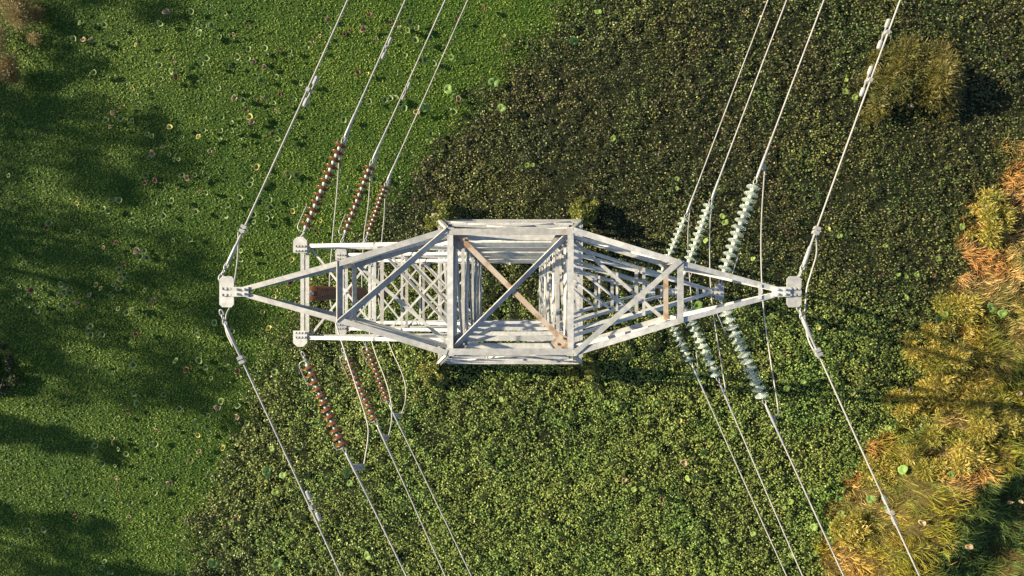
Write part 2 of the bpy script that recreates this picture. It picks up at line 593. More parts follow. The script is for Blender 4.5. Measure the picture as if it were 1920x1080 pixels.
FB = ((.09, .12, .024), (.27, .28, .06))
for k, (px, py, lab) in enumerate([(826, 402, 'leafy yellow-green bush crowding the upper left foot of the tower'),
                                   (1096, 399, 'leafy yellow-green bush crowding the upper right foot of the tower'),
                                   (816, 697, 'leafy yellow-green bush crowding the lower left foot of the tower'),
                                   (1096, 694, 'leafy yellow-green bush crowding the lower right foot of the tower')]):
    p = W(px, py, 39.3)
    shrub('leafy_bush', p, (.85, .8, 2.1), 4200, FB, lab, 'bush', 100 + k, (.10, .18), (.06, .11), 13, group='bushes at the tower feet')

FE = ((.11, .105, .022), (.27, .235, .055))
p = W(1716, 158, 39)
shrub('feathery_shrub', p, (2.7, 2.4, 2.5), 20000, ((.045, .065, .016), (.25, .21, .055)), 'olive brown feathery shrub standing alone above the bank at upper right', 'shrub', 131, (.14, .36), (.025, .06), 52, True, None, (-48, 228))
for k, (px, py, sx, sy, sz, lab) in enumerate([
        (1835, 715, 2.4, 1.7, 1.5, 'bushy yellow-green shrub highest up the grassy bank crest'),
        (1862, 800, 2.0, 1.5, 1.7, 'bushy yellow-green shrub at the right brink of the bank crest'),
        (1800, 860, 2.4, 1.4, 1.5, 'bushy yellow-green shrub lowest on the bank crest above the shaded hollow'),
        (1900, 400, 1.2, 1.5, 1.3, 'tufty yellow-green shrub at the right edge where the bank narrows'),
        (1850, 590, 1.5, 1.2, 1.0, 'low yellow-green shrub on the bank behind the large lotus leaf'),
        (1785, 660, 1.3, 1.1, .9, 'low yellow-green shrub on the bank just above the tower shadow'),
        (1745, 770, 1.2, 1.0, .9, 'low yellow-green shrub near the foot of the bank by two flat lotus leaves'),
        (1690, 905, 1.2, .9, .7, 'low yellow-green shrub between the bank lotus leaves and the dampers'),
        (1640, 1010, 1.4, .9, .7, 'low yellow-green shrub at the bottom of the bank left of the earth wire')]):
    p = W(px, py, 37.5)
    shrub('feathery_shrub', p, (sx, sy, sz), int(2900 * sx * sy) + 1200, ((.19, .22, .035), (.54, .42, .10)), lab, 'shrub', 140 + k, (.14, .32), (.03, .07), 26, True, 'yellow-green shrubs on the bank')
p = W(-12, 690, 39)
shrub('dark_bush', p, (.9, 1.7, 1.1), 5000, ((.03, .045, .016), (.07, .09, .03)), 'dark leafy bush cut by the left edge of the photo', 'bush', 171, (.10, .18), (.06, .11), 14)
p = W(16, 66, 39)
shrub('feathery_shrub', p, (1.5, 2.3, 2.6), 16000, ((.12, .10, .035), (.34, .27, .11)), 'tan feathery shrub at the upper left corner of the water', 'shrub', 151, (.12, .3), (.014, .03), 15, True)


def make_tree(seed, h, cr, label):
    r = random.Random(seed)
    root = thing('broadleaf_tree', (0, 0, 0), label, 'tree', 'trees along the left shore')
    bm = bmesh.new()
    tube(bm, spline([(0, 0, -.2), (.08, .05, h * .3), (-.05, .1, h * .6), (0, 0, h * .9)], 5), [.3 - .016 * i for i in range(16)], 8)
    cl = []
    for k in range(34):
        a, q = r.uniform(0, 6.283), math.sqrt(r.random())
        zz = h * r.uniform(.34, .96)
        prof = math.sin(math.pi * min(1, max(.1, (zz / h - .12) / .95))) ** .7
        c = (cr * q * prof * math.cos(a), cr * q * prof * math.sin(a), zz)
        cl.append((*c, r.uniform(.34, .55) * cr))
        if k < 9:
            tube(bm, [Vector((0, 0, c[2] * .6)), Vector((c[0] * .5, c[1] * .5, c[2] * .85)), Vector(c)], [.07, .05, .02], 5)
    bobj('trunk', bm, M['bark'], root)
    link('crown', foliage_mesh('crown', cl, 5000, (.2, .34), (.12, .2), ((.035, .06, .015), (.085, .11, .03)), seed), None, root)
    return root


def ty(py, x): return (547 - py) / 32 + (-27 - x) * .158


TR = []                                           # (row in the photo its shade falls on, how far the shade reaches)
for k, (py, reach, cr) in enumerate([(-50, 300, 1.7), (165, 300, 1.5), (205, 345, 2.2), (268, 310, 1.7), (415, 400, 2.0), (480, 440, 2.2), (590, 410, 1.9), (655, 430, 2.0),
                                     (790, 250, 1.0), (935, 200, .9), (1000, 380, 1.5), (1072, 330, 1.7)]):
    tx = (-56, -61, -58, -64)[k % 4]
    TR.append((tx, ty(py, tx), ((reach - 45 - CX) / 32 - tx) / 2.14 / .90, cr))
TL = ['broad dark green tree on the left shore at its upper end', 'slim dark green tree second from the upper end of the left shore', 'broad dark green tree third from the upper end of the left shore',
      'slim dark green tree fourth from the upper end of the left shore', 'dark green tree just above the middle of the left shore', 'tallest dark green tree at the middle of the left shore',
      'dark green tree just below the middle of the left shore', 'broad dark green tree below the middle of the left shore', 'short slim tree on the left shore with gaps on both sides',
      'shortest slim tree toward the lower end of the left shore', 'tall dark green tree second from the lower end of the left shore', 'dark green tree on the left shore at its lower end']
for k, (tx, ty, h, cr) in enumerate(TR):
    t = make_tree(200 + k, h, cr, TL[k])
    t.location = (tx, ty, 0)
    t.rotation_euler.z = k * 1.3

# twigs lying in the grass
for k, (pa, pb, lab) in enumerate([((1768, 903), (1795, 922), 'bare forked twig lying in the grass right of the dampers'),
                                   ((1800, 902), (1828, 899), 'thin bare twig lying beside the lowest bank shrub'),
                                   ((1745, 1005), (1772, 1022), 'pale dry stalk lying at the edge of the shaded hollow')]):
    a, b_ = W(*pa, 37.9), W(*pb, 37.9)
    for q in (a, b_):
        q.z = float(height(np.array([q.x]), np.array([q.y]))[0]) + .55
    bm = bmesh.new()
    mid_ = (a + b_) / 2 + Vector((.05, .08, .06))
    tube(bm, spline([a, mid_, b_], 5), [.022 - .0015 * i for i in range(11)], 5)
    tube(bm, [mid_, mid_ + Vector((.25, .2, .05)), mid_ + Vector((.45, .22, .02))], [.014, .01, .005], 5)
    tag(bobj('dry_twig', bm, M['twig']), lab, 'twig', 'dry twigs on the bank')


# ------------------------------------------------------------------ lotus leaves
def lotus_mesh(kind, seed):
    r = random.Random(seed)
    col = {'g': (.125, .19, .060), 'y': (.24, .25, .07), 'p': (.33, .27, .18), 'r': (.15, .090, .060), 'b': (.17, .29, .08), 'f': (.20, .30, .075)}[kind]
    bm = bmesh.new()
    seg = 18
    if kind in 'bf':
        prof = [(0, -.22), (.25, -.12), (.55, .02), (.82, .10), (1, .04)]
    elif kind in 'gy':
        prof = [(0, -.62), (.22, -.55), (.52, -.34), (.74, .0), (.84, .12), (1.0, .16)]
    else:
        prof = [(0, -.5), (.22, -.45), (.5, -.25), (.68, .12), (.8, .2), (.9, .02)]
    ph = [r.uniform(0, 6.28) for _ in range(4)]
    wav = .11 if kind in 'bf' else .10 if kind in 'gy' else .2
    cut = r.uniform(0, 6.28)
    rings = []
    for j, (q, z) in enumerate(prof):
        ring = []
        for k in range(seg):
            a = 2 * math.pi * k / seg
            w = 1 + wav * q * (math.sin(2 * a + ph[0]) + .7 * math.sin(3 * a + ph[1]))
            zz = z + wav * q * (math.sin(3 * a + ph[2]) + .6 * math.sin(5 * a + ph[3]))
            notch = 1 - (.22 * q if kind in 'bf' and abs((a - cut + math.pi) % (2 * math.pi) - math.pi) < .2 else 0)
            ring.append(bm.verts.new((q * w * notch * math.cos(a), q * w * notch * math.sin(a), zz)))
            if q == 0: break
        rings.append(ring)
    for A, B in zip(rings, rings[1:]):
        for k in range(seg):
            l = (k + 1) % seg
            if len(A) == 1: bm.faces.new((A[0], B[k], B[l]))
            else: bm.faces.new((A[k], B[k], B[l], A[l]))
    nleaf = len(bm.verts)
    z0 = prof[0][1]
    tube(bm, [(0, 0, z0 - .0), (.05, .04, z0 - .9), (.0, .1, -3.2)], .05, 5)
    rad = []
    for v_ in bm.verts:
        rad.append(math.hypot(v_.co.x, v_.co.y))
    for f in bm.faces: f.smooth = True
    me = bpy.data.meshes.new('lotus_leaf')
    bm.normal_update(); bm.to_mesh(me); bm.free()
    at = me.attributes.new('tint', 'FLOAT_COLOR', 'POINT')
    c = []
    for i, q in enumerate(rad):
        e = 1.0 if i < nleaf and q > .7 else .0
        rim = (2.1, 1.9, 2.2) if kind in 'gy' else (1.3, 1.2, 1.1) if kind in 'pr' else (1.15, 1.1, 1)   # withered rim, with the lip's sunlit paleness added to its colour
        k2 = [1 + (rim[j] - 1) * e for j in range(3)]
        if i >= nleaf: k2 = (.5, .5, .5)
        c += [col[0] * k2[0], col[1] * k2[1], col[2] * k2[2], 1]
    at.data.foreach_set('color', c)
    me.materials.append(M['lotus'])
    return me


LM = {k: [lotus_mesh(k, 300 + ord(k) * 5 + i) for i in range(4)] for k in 'gyprbf'}
LOTUS = """g:422,25 390,10 358,21 300,44 383,48 395,47 365,54 374,62 412,69 194,46 149,43 137,72 260,78 321,107 299,122 302,148 321,134 339,130 318,150 378,119 392,124 387,109
431,124 466,92 446,106 235,158 168,139 176,136 256,178 260,194 198,225 225,222 248,226 275,251 284,255 410,166 436,171 455,188 385,223 415,220 435,230 381,244 414,245 450,248 342,256
741,184 851,210 842,205 807,250 519,144 488,150 439,183 455,187 513,193 552,186 433,230 414,218 383,244 414,262 451,262 524,245 472,338 469,346 541,331 555,328 470,313 389,334 386,361
450,371 427,384 507,389 510,405 555,386 500,410 423,404 476,416 475,402 618,386 658,359 648,352 636,309 701,335 645,224 497,90 465,110 500,104 544,96 547,110 515,145 575,90 617,53 651,31
768,40 765,57 782,53 779,75 796,112 801,115 814,119 760,104 743,133 692,190 722,187 732,185 758,203 565,156 435,245 521,260 558,233 506,375 452,470 451,487 402,605 435,621 515,698 385,689
276,251 317,290 280,296 326,299 335,299 341,328 365,328 378,323 388,334 272,329 387,360 322,376 222,375 207,376 202,396 193,392 91,418 146,434 306,405 367,397 262,481 274,483 270,471
324,451 357,449 222,505 233,515 239,521 213,534 222,541 211,555 272,544 115,533 120,546 130,549 124,536 67,547 35,536 70,584 35,560 52,573 120,575 169,612 191,627 248,581 237,586 259,588
348,587 372,629 369,620 222,579 289,381 16,329 415,752 391,779 446,761 463,793 393,812 515,712 371,629 329,676 373,676 382,689 396,709 307,740 251,738 256,756 336,767 222,784 289,798 318,813
176,824 178,836 211,822 222,842 236,851 291,833 387,800 393,825 282,896 192,869 216,873 291,924 244,942 191,938 169,958 293,973 196,1053 191,1064 207,1073 82,993 51,996 29,1018 127,927 324,1075 87,758 249,684 169,628 129,656
y:254,84 248,166 318,238 468,219 372,256 538,324 481,313 549,396 601,414 547,487 517,544 514,556 492,585 504,615 467,218 689,138 144,381 226,523 189,541 180,534 371,816 418,840 356,862
p:157,74 171,75 328,118 312,22 211,211 206,238 438,64 440,184 496,184 518,208 472,229 476,116 600,67 585,78 614,36 681,54 706,72 749,50 782,210 860,185 285,288 305,275 351,334 394,284 194,464 256,470 289,562 167,553 115,557 143,568
445,782 408,765 373,847 218,896 221,911 349,976 318,906 296,807 180,689 242,969 496,126
r:228,201 461,206 472,230 330,145 525,177 484,190 510,250 592,433 465,49 526,92 646,64 656,57 693,28 733,43 671,136 856,36 272,343 291,338 376,359 87,427 217,455 233,494 283,571 56,544 161,573 254,627 349,693 240,771 211,831 122,733 142,967 445,696 544,530
b:847,108 796,201 840,167 855,181 941,202 926,154 367,791 530,891 650,887 656,906 399,1056 521,1056 500,884 510,841 689,1042 1122,22 1076,76 1309,574 1676,791 1695,783 1569,983 1556,997 1581,987 1746,874 1683,876 1627,932 1851,576 1868,587 1760,598 1903,904 1320,848 1573,935
f:1587,150 1586,172 1603,182 1447,593 1475,728 1510,641 1507,716 1228,755 1238,754 1517,755 1270,353 1353,279 1355,405 1360,417 1323,451 1412,485 1560,438 1575,442 1587,442 1660,461 1696,483 1760,485 1685,515 1700,519 1719,515 1700,557 1698,585 1721,634
1773,589 1511,655 1596,666 1804,425 1864,370 1665,802 1627,710 1595,735 1577,962 1558,1013 1528,1038 1644,944 843,742 940,749 1138,755 1152,755 1109,895 1171,918 1189,918 1204,917 1208,900 1216,930 989,1024 1193,1041 1159,1070 1214,780 1270,335
976,313 989,309 1000,309 805,265 946,67 828,330 1150,259 516,923 436,976 786,937 771,826 1224,836 1228,850 1289,897 1302,896 1375,925 1384,912 1471,952 1483,941 1355,1013 1387,1011 1412,1001 1526,988 1483,1041 1446,909
y:1535,614 1276,673 1552,428 1088,718 1275,789 1599,736 886,977
p:1718,176 1708,198 1171,900 1688,957 1771,999 1876,934 1894,932 1885,733 1707,731 1283,868
r:1278,372 1481,440 1751,517 1241,937 442,973 859,193 907,15"""
KW = {'g': ('small cupped green lotus leaf', 'lotus leaf'), 'y': ('small cupped yellow lotus leaf', 'lotus leaf'), 'p': ('withered pinkish tan lotus leaf', 'lotus leaf'),
      'r': ('shrivelled red brown lotus leaf', 'lotus leaf'), 'b': ('large flat bright green lotus leaf', 'lotus leaf'), 'f': ('small flat light green lotus leaf', 'lotus leaf')}
pts, kind = [], 'g'
for ln in LOTUS.split('\n'):
    if ln[1] == ':': kind, ln = ln[0], ln[2:]
    for w in ln.split():
        px, py = map(float, w.split(','))
        pts.append((kind, px, py))
kept = []
for kd, px, py in pts:
    if all((px - q[1]) ** 2 + (py - q[2]) ** 2 > 49 or kd != q[0] for q in kept): kept.append((kd, px, py))
cnt = {}
for kd in 'gyprbf':
    cnt[kd] = sum(1 for q in kept if q[0] == kd)
rl = random.Random(5)
if cnt['g'] > 150:                                   # nearest to a limit of about 300 in all
    gs = [q for q in kept if q[0] == 'g']
    rl.shuffle(gs)
    drop = set(gs[:max(0, len(kept) - 298)])
    rest = [q for q in gs if q in drop]
    kept = [q for q in kept if q not in drop]
else:
    rest = []


def lotus_at(kd, px, py):
    hz = rl.uniform(.35, .62)
    if px > np.interp(py, B12[:, 0], B12[:, 1]): hz = rl.uniform(.74, .9)      # tall enough to stand clear of the leafy plants
    p = W(px, py, CAMZ - hz)
    p.z = float(height(np.array([p.x]), np.array([p.y]))[0]) + hz
    s = {'g': .165, 'y': .17, 'p': .18, 'r': .17, 'b': .25, 'f': .17}[kd] * rl.uniform(.62, 1.22)
    return p, s, (rl.gauss(0, .32), rl.gauss(0, .32), rl.uniform(0, 6.28))


for kd, px, py in kept:
    p, s, rot = lotus_at(kd, px, py)
    o = link('lotus_leaf', LM[kd][rl.randrange(4)])
    o.location = p; o.scale = (s, s, s); o.rotation_euler = rot
    b12 = np.interp(py, B12[:, 0], B12[:, 1]); b23 = np.interp(py, B23[:, 0], B23[:, 1])
    if px > b23: where = 'on the dry grass bank'
    elif px > b12: where = 'in the dark leafy cover ' + ('above the tower' if py < 420 else 'below the tower' if py > 690 else 'level with the arms')
    else: where = 'in bright floating weed ' + ('above the tower arms' if py < 420 else 'below the tower arms' if py > 640 else 'level with the tower arms')
    tag(o, KW[kd][0] + ' ' + where, 'lotus leaf', KW[kd][0].replace('lotus leaf', 'lotus leaves') + ' ' + where)
if rest:                                             # the few past the limit, as one scattering
    bm = bmesh.new()
    tint = []
    VV, CC = [], []
    me0 = LM['g'][0]
    verts, faces, cols = [], [], []
    for kd, px, py in rest:
        p, s, rot = lotus_at(kd, px, py)
        src = LM['g'][rl.randrange(4)]
        from mathutils import Euler
        mt = Matrix.LocRotScale(p, Euler(rot), Vector((s, s, s)))
        o0 = len(verts)
        verts += [mt @ v_.co for v_ in src.vertices]
        faces += [[o0 + i for i in f.vertices] for f in src.polygons]
        cols += [tuple(d.color) for d in src.attributes['tint'].data]
    bm.free()
    me = bpy.data.meshes.new('scattered_lotus_leaves')
    me.from_pydata(verts, [], faces)
    at = me.attributes.new('tint', 'FLOAT_COLOR', 'POINT')
    at.data.foreach_set('color', [c_ for t_ in cols for c_ in t_])
    me.polygons.foreach_set('use_smooth', [True] * len(faces))
    me.materials.append(M['lotus'])
    tag(link('lotus_leaf_scatter', me), 'further small cupped lotus leaves dotted over the floating weed', 'lotus leaves', kind='stuff')

# ------------------------------------------------------------------ the tower
T = thing('transmission_tower', (0, 0, 0), 'pale galvanised steel lattice pylon carrying eight lines, seen from straight above', 'pylon')
HB = 1.1                                         # half width of the straight body
ZT, ZE2 = 28.3, 27.1                             # top frame, lower chord of the earth wire arms
ZL = [CAMZ - 16.8, CAMZ - 20.8, CAMZ - 24.8]     # bottoms of the three phase arms
ZU = [z + 1.75 for z in ZL]
ZB = ZL[2]
HBASE = 4.38
UP, DN = Vector((0, 0, 1)), Vector((0, 0, -1))


def half(z):
    return HB if z >= ZB else HB + (HBASE - HB) * (ZB - z) / ZB


def corner(sx, sy, z):
    h = half(z)
    return Vector((sx * h, sy * h, z))


for sx in (-1, 1):
    for sy in (-1, 1):
        bm = bmesh.new()
        angle_bar(bm, corner(sx, sy, ZT), corner(sx, sy, ZB), .15, (-sx, 0, 0), (0, -sy, 0), .016)
        angle_bar(bm, corner(sx, sy, ZB - .003), corner(sx, sy, .35), .21, (-sx, 0, 0), (0, -sy, 0), .022)
        for k in range(60):                      # step bolts up one flange
            z = 2 + k * .42
            if z < ZT - .3 and sx * sy > 0:
                c = corner(sx, sy, z) + Vector((-sx * .07, sy * .0, 0))
                tube(bm, [c, c + Vector((0, sy * .15, 0))], .011, 5)
        leg = bobj('leg', bm, M['galv'], T)
        bm = bmesh.new()
        c = corner(sx, sy, 0)
        lathe(bm, [(0, .40), (.22, .39), (.26, .35), (.38, -.3), (0, -.3)], 4)
        f = bobj('footing', bm, M['concrete'], T)
        f.location = c; f.rotation_euler.z = math.pi / 4
        bm = bmesh.new()
        tube(bm, [c + Vector((0, 0, .6)), c + Vector((-sx * .03, -sy * .03, .9))], .06, 8)
        bobj('base_plate', bm, M['galv'], T)

FACES = [((-1, -1), (1, -1)), ((1, -1), (1, 1)), ((1, 1), (-1, 1)), ((-1, 1), (-1, -1))]


def member(name, p, q, w, a, b, mat='galv', parent=T, t=None):
    bm = bmesh.new()
    angle_bar(bm, p, q, w, a, b, t)
    return bobj(name, bm, M[mat], parent)


levels = [ZT, ZE2, ZU[0], ZL[0], ZU[1], ZL[1], ZU[2], ZL[2]]
flare = [ZB, 11.6, 8.2, 4.6, 1.0]
rm = random.Random(3)
for (a, b_) in FACES:
    mid_ = Vector(((a[0] + b_[0]) / 2, (a[1] + b_[1]) / 2, 0)).normalized()
    inn = -mid_
    for k, z in enumerate(levels):
        off = inn * .017 + UP * ((.004 if abs(mid_.x) > .5 else .009) if k == 0 else 0)
        p, q = corner(*a, z) + off, corner(*b_, z) + off
        e = (q - p).normalized() * .02
        w = (.115, .095, .085, .078, .07, .066, .055, .05)[k]
        tilt = inn + Vector((0, 0, -1.5)) if (mid_.y > .5 and k > 1) else inn  # inner north beams tilted so their flanges fall into shade
        if abs(mid_.y) > .5: w = (.125, .125, .13, .12, .115, .11, .10, .07)[k] * (1.5 if mid_.y > .5 and k > 1 else 1)
        if abs(mid_.x) > .5:
            tilt = inn + Vector((0, 0, (0, -.55, 0, -.9, -.1, -.8, 0, -.6)[k]))  # alternating tilts added to give pale and grey stripes
        member('horizontal_beam', p + e, q - e, w, tilt, DN, 'galv' if rm.random() < .75 else 'galv_worn')
    for k in range(len(levels) - 1):
        z1, z0 = levels[k] - .13, levels[k + 1] + .05
        o1, o2 = (inn * .018, inn * .034) if abs(mid_.x) > .5 else (inn * -.012, inn * -.03)
        member('diagonal_brace', corner(*a, z1) + o1, corner(*b_, z0) + o1, .06, UP, inn, 'galv' if rm.random() < .7 else 'galv_worn', t=.010)
        if k % 2 == 0 or k > 3:
            member('diagonal_brace', corner(*b_, z1) + o2, corner(*a, z0) + o2, .06, UP, inn, 'galv' if rm.random() < .7 else 'galv_worn', t=.010)
    for k in range(1, len(flare)):
        z = flare[k]
        p, q = corner(*a, z) + inn * .03, corner(*b_, z) + inn * .03
        if k < len(flare) - 1:
            member('horizontal_beam', p, q, .085, inn, DN, 'galv_worn')
        else:
            for z2 in (.9, 1.7, 2.6, 3.5)[:2 if mid_.x < -.5 else 4]:
                e2 = (corner(*b_, z2) - corner(*a, z2)) * (.02 * z2)
                member('horizontal_beam', corner(*a, z2) + inn * .04 + e2, corner(*b_, z2) + inn * .04 - e2, .15, inn, DN, 'galv' if z2 != 1.7 else 'galv_worn')
        m1 = (corner(*a, flare[k - 1]) + corner(*b_, flare[k - 1])) / 2
        member('diagonal_brace', corner(*a, z) + inn * .05, m1 + inn * .05, (.14 if k > 3 else .085), inn, DN, 'galv', t=.012)
        member('diagonal_brace', corner(*b_, z) + inn * .05, m1 + inn * .05, (.14 if k > 3 else .085), inn, DN, 'galv_worn', t=.012)

# plan bracing of the top frame: one rusty, one clean diagonal, with corner plates
zt = ZT - .03
member('plan_brace', (-HB + .12, HB - .12, zt - .05), (HB - .12, -HB + .12, zt - .05), .105, (1, 1, 0), DN, 'rusty')
member('plan_brace', (-HB + .05, -HB + .1, zt + .02), (HB - .1, HB - .05, zt + .02), .105, (1, -1, -1.0), DN, 'galv_worn')
for z in (ZL[0], ZL[2]):
    zz = z - .16
    if z == ZL[2]: continue
for sx in (-1, 1):
    for sy in (-1, 1):
        bm = bmesh.new()                          # inner gusset with the two bolted cleats seen in the frame's corners
        c2 = Vector((sx * (HB - .13), sy * (HB - .13), ZT - .10))
        dg = Vector((-sx, -sy, 0)).normalized(); ac = Vector((-sy, sx, 0)).normalized()
        plate_poly(bm, [c2 - ac * .16, c2 + ac * .16, c2 + ac * .12 + dg * .26, c2 - ac * .12 + dg * .26], UP, .014)
        for u in (.06, .17):
            for v_ in (-.07, .07):
                bolt(bm, c2 + dg * u + ac * v_ + UP * .014, UP, .02, .03)
        bobj('gusset_plate', bm, M['galv_worn' if sx * sy > 0 else 'rusty'], T)


def end_plate(pts, z, parent, rows, n=UP, t=.03):
    bm = bmesh.new()
    area = sum(pts[i][0] * pts[(i + 1) % len(pts)][1] - pts[(i + 1) % len(pts)][0] * pts[i][1] for i in range(len(pts)))
    if area < 0: pts = pts[::-1]
    plate_poly(bm, [(x, y, z) for x, y in pts], n, t)
    for x, y in rows:
        bolt(bm, (x, y, z + t), UP, .022, .045)
    return bobj('end_plate', bm, M['galv'], parent)


# earth wire arms
for s in (-1, 1):
    tipx = 4.72
    zt2 = ZT - .2
    midx = 2.96
    bm = bmesh.new()
    for sy in (-1, 1):
        A = Vector((s * (HB - .0), sy * HB, ZT)); Bm = Vector((s * midx, sy * .53, ZT)); Tp = Vector((s * tipx, sy * .07, zt2))
        angle_bar(bm, A + UP * .02, Bm + UP * .02, .115, (0, -sy, 0), DN, .014)
        angle_bar(bm, Bm + UP * .006, Tp, .10, (0, -sy, 0), DN, .012)
        A2 = Vector((s * HB, sy * HB, ZE2)); B2 = Vector((s * midx, sy * .53, ZE2 + .15))
        angle_bar(bm, A2, B2, .12, (0, -sy, -1.0 if s * sy > 0 else 0), UP, .012)
        angle_bar(bm, B2 + DN * .01, Tp + Vector((-s * .1, sy * .02, -.12)), .085, (0, -sy, 0), UP, .010)
    arm = bobj('cross_arm', bm, M['galv'], T)
    arm['label'] = 'upper earth wire arm tapering to a point'
    for x_, z_, w, mt in ((midx, ZT + .035, .12, 'galv_worn' if s < 0 else 'galv'), (midx - .02, ZE2 + .19, .10, 'galv_worn' if s < 0 else 'rusty')):
        member('brace', (s * x_, -.53, z_), (s * x_, .53, z_), w, (-s, 0, -.9 if s < 0 else 0), DN, mt, arm)
    if s < 0:
        member('brace', (-midx, -.50, ZT + .05), (-HB, HB - .02, ZT + .05), .12, (1, -1, -1.0), DN, 'galv_worn', arm)
    else:
        member('brace', (midx - .02, .50, ZT + .05), (HB + .03, -HB + .02, ZT + .05), .105, (-1, 1, 0), DN, 'galv', arm)
    for sy in (-1, 1):
        member('brace', (s * midx, sy * .51, ZT - .03), (s * midx, sy * .51, ZE2 + .2), .08, (0, -sy, 0), (-s, 0, 0), 'galv', arm)
        member('brace', (s * (midx - .05), sy * .53, ZT - .06), (s * (HB + .05), sy * (HB - .03), ZE2 + .1), .075, (0, -sy, 0), DN, 'galv', arm)
    member('brace', (s * (midx - .06), s * -.5, ZE2 + .13), (s * (HB + .05), s * HB * .95, ZE2), .075, (-s, 0, 0), DN, 'galv', arm)
    if s > 0: member('brace', (4.36, -.13, ZT - .14), (4.36, .13, ZT - .14), .06, (-1, 0, 0), DN, 'galv', arm)
    # tip: a connecting tongue and the broad end plate
    end_plate([(s * 4.55, -.085), (s * 4.86, -.085), (s * 4.86, .085), (s * 4.55, .085)], zt2 + .02, arm, [(s * 4.62, -.04), (s * 4.62, .04), (s * 4.75, -.04), (s * 4.75, .04)])
    x0, x1 = 4.82, 5.07
    end_plate([(s * x0, -.22), (s * (x0 + .04), -.27), (s * (x1 - .05), -.27), (s * x1, -.22), (s * x1, .22), (s * (x1 - .05), .27), (s * (x0 + .04), .27), (s * x0, .22)], zt2 - .02, arm,
              [(s * (x0 + q), r_) for q in (.05, .125, .2) for r_ in (-.055, .055)])


def chord(bm, p, q, w, sy, up=True):
    angle_bar(bm, p, q, w, (0, -sy, 0), DN if up else UP, w * .11)


# phase arms: square ended on the left, pointed on the right
for lv in range(3):
    z, zu = ZL[lv], ZU[lv]
    name = ('upper', 'middle', 'lower')[lv]
    # left
    HE, XE, XM = 1.17, 5.1, 3.2
    bm = bmesh.new()
    for sy in (-1, 1):
        E = Vector((-XE, sy * HE, z)); Bd = Vector((-HB, sy * (HB + .02), z))
        chord(bm, E, Bd, .12, sy)
        chord(bm, E + UP * .08 + Vector((.1, 0, 0)), Vector((-HB, sy * (HB + .02), zu)), .10, sy)
    zb = z + .02
    for dx in (0, .12):
        angle_bar(bm, (-XE - .06 + dx, -HE, zb), (-XE - .06 + dx, HE, zb), .105, (1, 0, 0), DN)
    arm = bobj('cross_arm', bm, M['galv'], T)
    arm['label'] = name + ' square ended arm holding brown insulators'
    member('brace', (-XM, -HE + .02, zb + .003), (-XM, HE - .02, zb + .003), .10, (1, 0, 0), DN, 'galv_worn', arm)
    zm = z + .08 + (zu - z - .08) * (XE - XM) / (XE - HB)
    member('brace', (-XM, -HE + .02, zm), (-XM, HE - .02, zm), .075, (1, 0, 0), DN, 'galv', arm)
    for (xa, xb) in ((XE - .1, XM), (XM, HB)):
        member('brace', (-xa, -HE + .05, zb - .05), (-xb, HE - .05, zb - .05), .06, (1, -1, 0), DN, 'galv', arm)
        member('brace', (-xa, HE - .05, zb - .072), (-xb, -HE + .05, zb - .072), .06, (1, 1, 0), DN, 'galv', arm)
    member('brace', (-XM, HE - .04, zm - .01), (-HB, -HB + .05, zu - .02), .08, (1, 1, -1.1), DN, 'galv_worn', arm)
    for sy in (-1, 1):
        member('brace', (-XM, sy * (HE - .03), z), (-XM, sy * (HE - .03), zm), .07, (0, -sy, 0), (1, 0, 0), 'galv', arm)
        member('brace', (-XM, sy * (HE - .03), zm), (-HB - .05, sy * (HB - .03), z + .1), .07, (0, -sy, 0), DN, 'galv', arm)
        x0, x1 = -XE - .20, -XE + .14
        y0, y1 = HE - .22, HE + .17
        P = [(x0, sy * y0), (x1, sy * y0), (x1, sy * (HE + .08)), (x1 - .1, sy * y1), (x0 + .1, sy * y1), (x0, sy * (HE + .08))]
        end_plate(P, z + .13, arm, [(x0 + .06 + .075 * i, sy * (HE - .06 + .0)) for i in range(4)] + [(x0 + .06 + .075 * i, sy * (HE - .17)) for i in range(4)], UP, .02)
    # right
    XT, XM = 5.02, 3.14
    bm = bmesh.new()
    for sy in (-1, 1):
        Tp = Vector((XT, sy * .06, z)); Bd = Vector((HB, sy * HB, z))
        tl = -1.0 if sy > 0 else 0
        angle_bar(bm, Tp, Bd, .10, (0, -sy, 0), DN, .012)
        angle_bar(bm, Tp + UP * .1 + Vector((-.1, 0, 0)), Vector((HB, sy * HB, zu)), .09, (0, -sy, tl), DN, .012)
    arm = bobj('cross_arm', bm, M['galv'], T)
    arm['label'] = name + ' pointed arm holding glass insulators'
    f = (XM - HB) / (XT - HB)
    hm = HB + (.06 - HB) * f
    zm = zu + (z + .1 - zu) * f
    member('brace', (XM, -hm, z + .03), (XM, hm, z + .03), .10, (-1, 0, 0), DN, 'galv_worn', arm)
    member('brace', (XM, -hm, zm + .02), (XM, hm, zm + .02), .075, (-1, 0, 0), DN, 'galv', arm)
    member('brace', (XM, -hm + .02, z + .0), (HB, HB - .05, z + .0), .085, (-1, -1, 0), DN, 'galv', arm)
    member('brace', (4.63, -.19, z + .02), (4.63, .19, z + .02), .07, (-1, 0, 0), DN, 'galv', arm)
    for sy in (-1, 1):
        member('brace', (XM, sy * (hm - .02), z + .05), (XM, sy * (hm - .02), zm), .07, (0, -sy, 0), (-1, 0, 0), 'galv', arm)
    end_plate([(4.72, -.1), (5.02, -.1), (5.02, -.2), (5.24, -.2), (5.24, .2), (5.02, .2), (5.02, .1), (4.72, .1)], z + .04, arm,
              [(4.8 + .11 * i, r_) for i in range(4) for r_ in (-.05, .05)], UP, .025)


